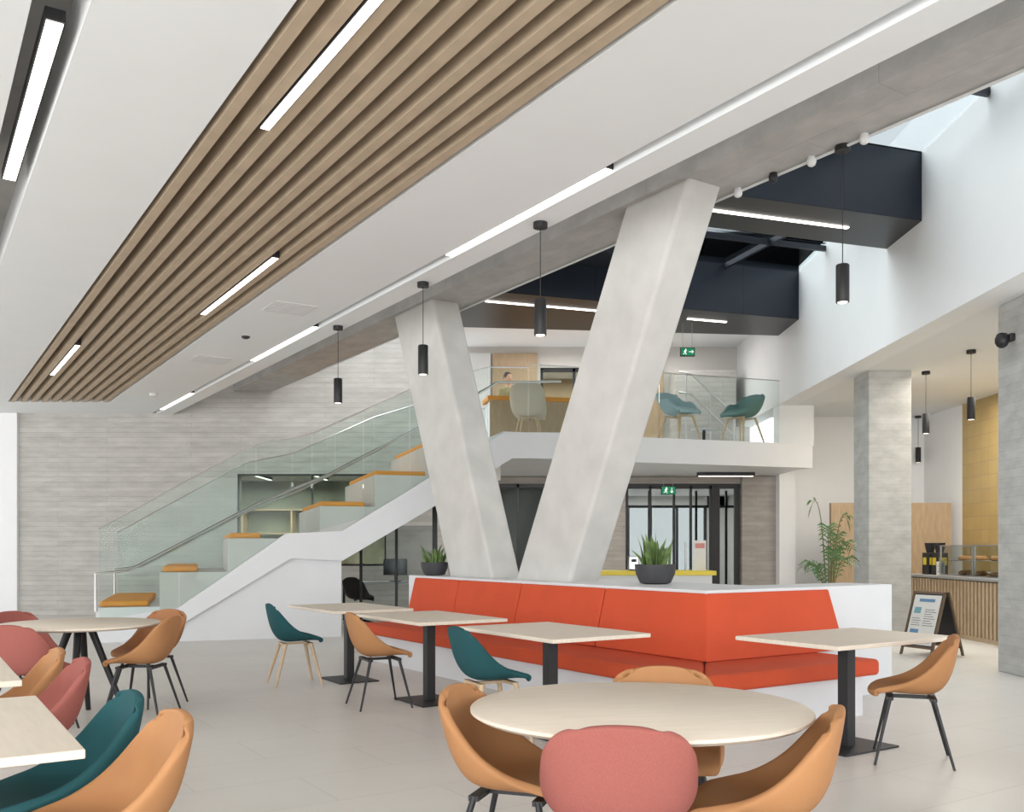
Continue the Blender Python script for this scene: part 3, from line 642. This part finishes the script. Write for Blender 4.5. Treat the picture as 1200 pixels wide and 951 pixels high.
# ------------------------------------------------------------------ plants
def snake(x,y,z,s,label,n=18,hmin=.2,hmax=.36):
    r = root('snake_plant',label,'plant',(x,y,z),0,'plants on the plinth')
    obj('pot',MB().lathe([(.09*s,0),(.13*s,.01*s),(.165*s,.09*s),(.175*s,.165*s),(.165*s,.165*s),(.155*s,.13*s)],n=36),M['potgrey'],r,local=True,smooth=40)
    obj('soil',MB().cyl((0,0,.12*s),(0,0,.135*s),.155*s,n=24),M['soil'],r,local=True)
    b=MB()
    for i in range(n):
        a=random.uniform(0,6.28); q=random.uniform(.01,.12)*s; h=random.uniform(hmin,hmax)*s; w=random.uniform(.018,.026)*s; tw=random.uniform(0,3.1)
        bx,by=q*math.cos(a),q*math.sin(a); ro=random.uniform(.02,.12)*s; lx,ly=math.cos(a)*ro,math.sin(a)*ro
        rings=[]
        for k in range(6):
            f=k/5; ww=w*(1-f**3*.95)*(0.75+.5*math.sin(f*2.6)); cx=bx+lx*f*f; cy=by+ly*f*f; cz=.13*s+h*f; tt=tw+f*.6
            dx,dy=math.cos(tt)*ww,math.sin(tt)*ww; ex,ey=-math.sin(tt)*ww*.18,math.cos(tt)*ww*.18
            rings.append([(cx-dx,cy-dy,cz),(cx+ex,cy+ey,cz),(cx+dx,cy+dy,cz),(cx-ex,cy-ey,cz)])
        b.loft(rings)
    obj('foliage',b,M['leaf'],r,local=True)
p=FL(.10,-2.12,1.01); snake(p[0],p[1],p[2],1.12,'snake plant in a charcoal bowl on the plinth right of the columns',34,.14,.30)
p=FL(-.25,1.62,1.01); snake(p[0],p[1],p[2],1.0,'leafy plant in a charcoal bowl on the plinth left of the columns',30,.12,.28)
r = root('potted_palm','feathery green palm in a pot behind the right end of the bench','plant',(4.12,12.2,0),0)
obj('pot',MB().lathe([(.16,0),(.2,.02),(.24,.4),(.22,.4),(.21,.34)],n=28),M['potgrey'],r,local=True,smooth=40)
obj('soil',MB().cyl((0,0,.32),(0,0,.35),.21,n=24),M['soil'],r,local=True)
bs=MB(); bf=MB()
for i in range(9):
    a=i*2.4+.4; reach=[.34,.20,.36,.28,.30,.22,.34,.30,.24][i]; hh=[1.08,1.62,.88,1.3,.78,1.42,.82,.98,1.18][i]
    P=[]
    for k in range(11):
        f=k/10; rr=reach*f**1.6
        P.append(Vector((math.cos(a)*(rr+.03),math.sin(a)*(rr+.03),.35+hh*math.sin(min(f,1.0)*1.95)/1.0)))
    bs.tube([tuple(p) for p in P],[.011-.0009*k for k in range(11)],5)
    for k in range(4,11):
        for h2 in (0,.5):
            if k==10 and h2: continue
            p=P[k] if not h2 else (P[k]+P[k+1])/2
            d=(P[min(k+1,10)]-P[k-1]).normalized(); side=Vector((-math.sin(a),math.cos(a),0))
            ln=.19*(1-((k+h2-7)/5)**2*.6)
            for sgn in (-1,1):
                tip=p+side*sgn*ln*.75+d*ln*.55+Vector((0,0,-ln*.35)); mid=p+side*sgn*ln*.42+d*ln*.32; w=d*.012
                bf.add([p-w*.6,p+w*.6,mid+w,mid-w,tip],[(0,1,2,3),(3,2,4)])
obj('stems',bs,M['bark'],r,local=True); obj('fronds',bf,M['leaf2'],r,local=True)

# ------------------------------------------------------------------ cafe
r = root('cafe_counter','cafe counter with a vertical slatted oak front','counter',(6.75,14.2,0),0)
b=MB(); b.box(.03,.75,-1.9,1.8,0,.88); obj('body',b,M['slatback'],r,local=True)
b=MB()
for i in range(34): b.box(-.01,.03,-1.88+i*.108,-1.88+i*.108+.06,.06,.86)
b.box(-.005,.03,-1.9,1.8,0,.06)
obj('slatted_front',b,M['wood'],r,local=True)
b=MB()
for i in range(7): b.box(.03+i*.105,.09+i*.105,-1.93,-1.9,.06,.86)
obj('slatted_end',b,M['wood'],r,local=True)
obj('countertop',MB().box(-.04,.8,-1.95,1.85,.88,.92),M['grey'],r,local=True,bevel=.005)
r = root('display_case','glass display case standing on the cafe counter','display case',(7.1,13.9,.92),0)
b=MB()
for x in (-.25,.25):
    for y in (-1.1,0,1.1): b.box(x-.012,x+.012,y-.012,y+.012,0,.46)
b.box(-.27,-.24,-1.12,1.12,.46,.48); b.box(.24,.27,-1.12,1.12,.46,.48); b.box(-.27,.27,-1.12,-1.1,.46,.48); b.box(-.27,.27,1.1,1.12,.46,.48); b.box(-.27,.27,-1.12,1.12,0,.02); obj('frame',b,M['steel'],r,local=True)
b=MB(); b.box(-.262,-.255,-1.1,1.1,.02,.46); b.box(-.25,.25,-1.11,-1.104,.02,.46); obj('pane',b,M['doorglass'],r,local=True)
obj('shelf',MB().box(-.24,.24,-1.1,1.1,.24,.25),M['steel'],r,local=True)
for lv in (0,1):
    for i in range(8):
        p=(6.98+.2*(i%2),13.1+.24*i,.94+.23*lv); tag(obj('pastry',MB().lathe([(.03,0),(.06,.01),(.065,.035),(.045,.06),(.015,.07)],p,14),M['pastry'],smooth=60),'round brown baked bun on the %s level of the cafe display case'%('upper' if lv else 'lower'),'pastry','buns on the %s level of the display case'%('upper' if lv else 'lower'))
for (x,y,lab) in ((6.95,15.6,'black coffee grinder with a yellow badge at the far end of the cafe counter'),(6.95,15.25,'black coffee grinder with a yellow badge beside the display case')):
    r=root('coffee_grinder',lab,'coffee grinder',(x,y,.92),0,'coffee grinders on the counter')
    obj('body',MB().box(-.09,.09,-.11,.11,0,.36),M['black'],r,local=True,bevel=.015); obj('hopper',MB().cyl((0,0,.36),(0,0,.52),.06,.09,20),M['screen'],r,local=True,smooth=40)
    b=MB(); b.box(-.094,-.09,-.06,.06,.16,.28); b.box(-.06,.06,-.114,-.11,.16,.28); obj('badge',b,M['yellow'],r,local=True)
r=root('espresso_machine','black and steel espresso machine behind the cafe display case','coffee machine',(7.95,14.3,.95),0)
obj('body',MB().box(-.22,.22,-.4,.4,.05,.42),M['steel'],r,local=True,bevel=.03); obj('tray',MB().box(-.3,.2,-.38,.38,0,.05),M['black'],r,local=True)
obj('group_head',MB().box(-.3,-.22,-.25,.25,.22,.3),M['black'],r,local=True)
r=root('back_counter','oak-fronted back counter under the yellow tiled wall','counter',(8.0,14.3,0),0)
obj('body',MB().box(-.28,.28,-1.8,1.8,0,.90),M['panel'],r,local=True); obj('countertop',MB().box(-.3,.29,-1.82,1.82,.90,.95),M['grey'],r,local=True)
for i,(y,lab) in enumerate(((12.5,'white paper card standing at the near end of the cafe counter'),(15.0,'white paper card standing next to a coffee grinder'))):
    r=root('menu_card',lab,'card',(6.85,y,.92),R(35),'cards on the counter'); obj('card',MB().box(-.005,.005,-.07,.07,0,.22),M['paper'],r,local=True)
    b=MB()
    for k in range(5): b.box(-.007,-.005,-.05,.045-.01*(k%3),.05+.03*k,.06+.03*k)
    obj('printed_lines',b,M['ink'],r,local=True)
b=MB(); b.box(5.95,8.2,17.5,17.6,0,2.2)
tag(obj('oak_partition',b,M['panel']),'tall plain oak partition at the back of the cafe','partition')
# A frame
r = root('pavement_sign','wooden A-frame menu sign on the floor left of the cafe counter','sign',(5.32,11.9,0),R(-66)); r.scale=(.92,.92,.94)
def lean(sg): return lambda x,y,z: (x, sg*(.30-.27*z/.85)+y, z)
b=MB()
for sg in (-1,1):
    fr=lean(sg); b.box(-.27,-.24,-.014,.014,0,.85,fr); b.box(.24,.27,-.014,.014,0,.85,fr); b.box(-.27,.27,-.014,.014,.82,.85,fr); b.box(-.27,.27,-.014,.014,.1,.13,fr)
obj('frame',b,M['dkwood'],r,local=True)
b=MB(); b.box(-.24,.24,-.006,.008,.13,.82,lean(1)); b.box(-.24,.24,-.006,.006,.13,.82,lean(-1)); obj('board',b,M['black'],r,local=True)
b=MB(); b.box(-.225,.225,-.012,-.007,.145,.805,lean(-1)); obj('poster',b,M['paper'],r,local=True)
fr=lean(-1)
b=MB()
for k in range(8): b.box(.0,.19-.03*(k%3),-.014,-.012,.40+.03*k,.406+.03*k,fr)
for k in range(4): b.box(-.19,-.04-.02*(k%2),-.014,-.012,.40+.03*k,.406+.03*k,fr)
obj('printed_lines',b,M['ink'],r,local=True)
for nm,mt,q in (('heading','inkblue',(-.13,.13,.715,.755)),('printed_picture','inkred',(-.19,-.08,.18,.25)),('printed_picture','inkgreen',(-.18,-.07,.56,.64)),('printed_picture','inkred',(.08,.18,.18,.29)),('printed_picture','inkblue',(-.18,-.04,.30,.35))):
    b=MB(); b.box(q[0],q[1],-.014,-.012,q[2],q[3],fr); obj(nm,b,M[mt],r,local=True)

# ------------------------------------------------------------------ reception & office below the landing
r = root('reception_desk','white desk with a bright yellow top behind the bench plinth','desk',(2.0,13.2,0),0)
obj('body',MB().box(-.85,.75,-.3,.3,0,.98),M['white2'],r,local=True); obj('desktop',MB().box(-.9,.8,-.35,.35,.98,1.04),M['yellow'],r,local=True,bevel=.006)
r = root('coffee_machine','small steel coffee machine on the yellow-topped desk','coffee machine',(1.70,13.2,1.04),0)
obj('body',MB().box(-.07,.07,-.1,.1,0,.2),M['steel'],r,local=True,bevel=.015); obj('spout',MB().box(-.03,.03,-.16,-.1,.12,.16),M['black'],r,local=True); obj('drip_tray',MB().box(-.06,.06,-.17,-.1,0,.02),M['black'],r,local=True)
r = root('leaflet_stand','white upright sign board on the right end of the yellow-topped desk','sign',(2.62,13.1,1.04),.2)
obj('board',MB().box(-.09,.09,-.006,.006,0,.42),M['paper'],r,local=True); b=MB(); b.box(-.07,.07,-.009,-.006,.31,.38); obj('heading',b,M['inkred'],r,local=True)
r = root('office_desk','pale desk glimpsed under the stair','desk',(-2.4,17.3,0),0)
obj('desktop',MB().box(-.8,.8,-.35,.35,.71,.74),M['white2'],r,local=True)
for ax in (-1,1):
    for ay in (-1,1): obj('leg',MB().box(ax*.75-.02,ax*.75+.02,ay*.3-.02,ay*.3+.02,0,.71),M['black'],r,local=True)
r = root('computer_monitor','dark computer monitor on the desk under the stair','monitor',(-2.15,17.3,.74),0)
obj('screen',MB().box(-.22,.22,-.02,.02,.12,.42),M['screen'],r,local=True,bevel=.006); obj('stand',MB().box(-.02,.02,.02,.04,0,.25),M['black'],r,local=True); obj('foot',MB().box(-.1,.1,-.08,.08,0,.012),M['black'],r,local=True)
r = root('office_chair','black office chair at the desk under the stair','chair',(-2.75,16.75,0),R(70))
o=obj('seat_shell',shell(.95,1.1,0),M['black'],r,local=True,smooth=180); m=o.modifiers.new('s','SOLIDIFY'); m.thickness=.04
obj('column',MB().cyl((0,0,.08),(0,0,.43),.025),M['steel'],r,local=True)
for k in range(5):
    a=k*1.2566; obj('foot',MB().cyl((0,0,.09),(math.cos(a)*.28,math.sin(a)*.28,.03),.02,.014,8),M['black'],r,local=True)
b=MB(); b.box(-1.35,-1.27,15.9,15.98,0,2.35); tag(obj('metal_post',b,M['black']),'slim black steel post under the stair','post')

# ------------------------------------------------------------------ light, world, camera
w = bpy.data.worlds.new('sky'); SC.world = w; w.use_nodes = True
bg = w.node_tree.nodes['Background']; bg.inputs[0].default_value = (.98,.99,1.0,1); bg.inputs[1].default_value = 2.2
def lamp(name, kind, loc, rot, energy, color=(1,1,1), **k):
    l = bpy.data.lights.new(name, kind); l.energy = energy; l.color = color
    for a,v in k.items(): setattr(l,a,v)
    o = bpy.data.objects.new(name, l); COL.objects.link(o); o.location = loc; o.rotation_euler = rot; return o
lamp('daylight_sun','SUN',(0,0,12),(R(-15),R(-42),0),7.5,(1,.99,.97),angle=R(60))
lamp('facade_daylight','AREA',(-3,-8,2.2),(R(92),0,0),1650,(.99,1,1),shape='RECTANGLE',size=20,size_y=4.0)
lamp('stair_skylight','AREA',(-3.0,17.4,6.1),(R(8),0,0),75,(1,1,1),shape='RECTANGLE',size=2.6,size_y=1.2)
lamp('cafe_fill','AREA',(7,14,3.9),(0,0,0),190,(1,.94,.84),shape='RECTANGLE',size=2,size_y=4)
lamp('upper_fill','AREA',(2,19,5.6),(0,0,0),80,(1,.96,.92),shape='RECTANGLE',size=4,size_y=2)
lamp('upper_room_fill','AREA',(1.5,22.2,5.5),(0,0,0),90,(1,.95,.88),shape='RECTANGLE',size=3,size_y=1.5)
lamp('corridor_fill','AREA',(3.8,23.4,2.7),(0,0,0),80,(1,1,1),shape='RECTANGLE',size=2.6,size_y=2)
lamp('understair_fill','AREA',(.5,17.6,2.75),(0,0,0),60,(1,.95,.9),shape='RECTANGLE',size=3,size_y=1.2)
lamp('room_fill','AREA',(-5,21.2,2.8),(0,0,0),230,(1,.95,.88),shape='RECTANGLE',size=4,size_y=1.5)
cam = bpy.data.cameras.new('camera'); co = bpy.data.objects.new('camera', cam); COL.objects.link(co)
co.location = (0,0,CZ); co.rotation_euler = (R(90),0,0)
cam.sensor_fit = 'HORIZONTAL'; cam.sensor_width = 36; cam.lens = 33.0; cam.shift_y = (HY-475.5)/1200
SC.camera = co
SC.view_settings.view_transform = 'Standard'
SC.view_settings.exposure = -0.17
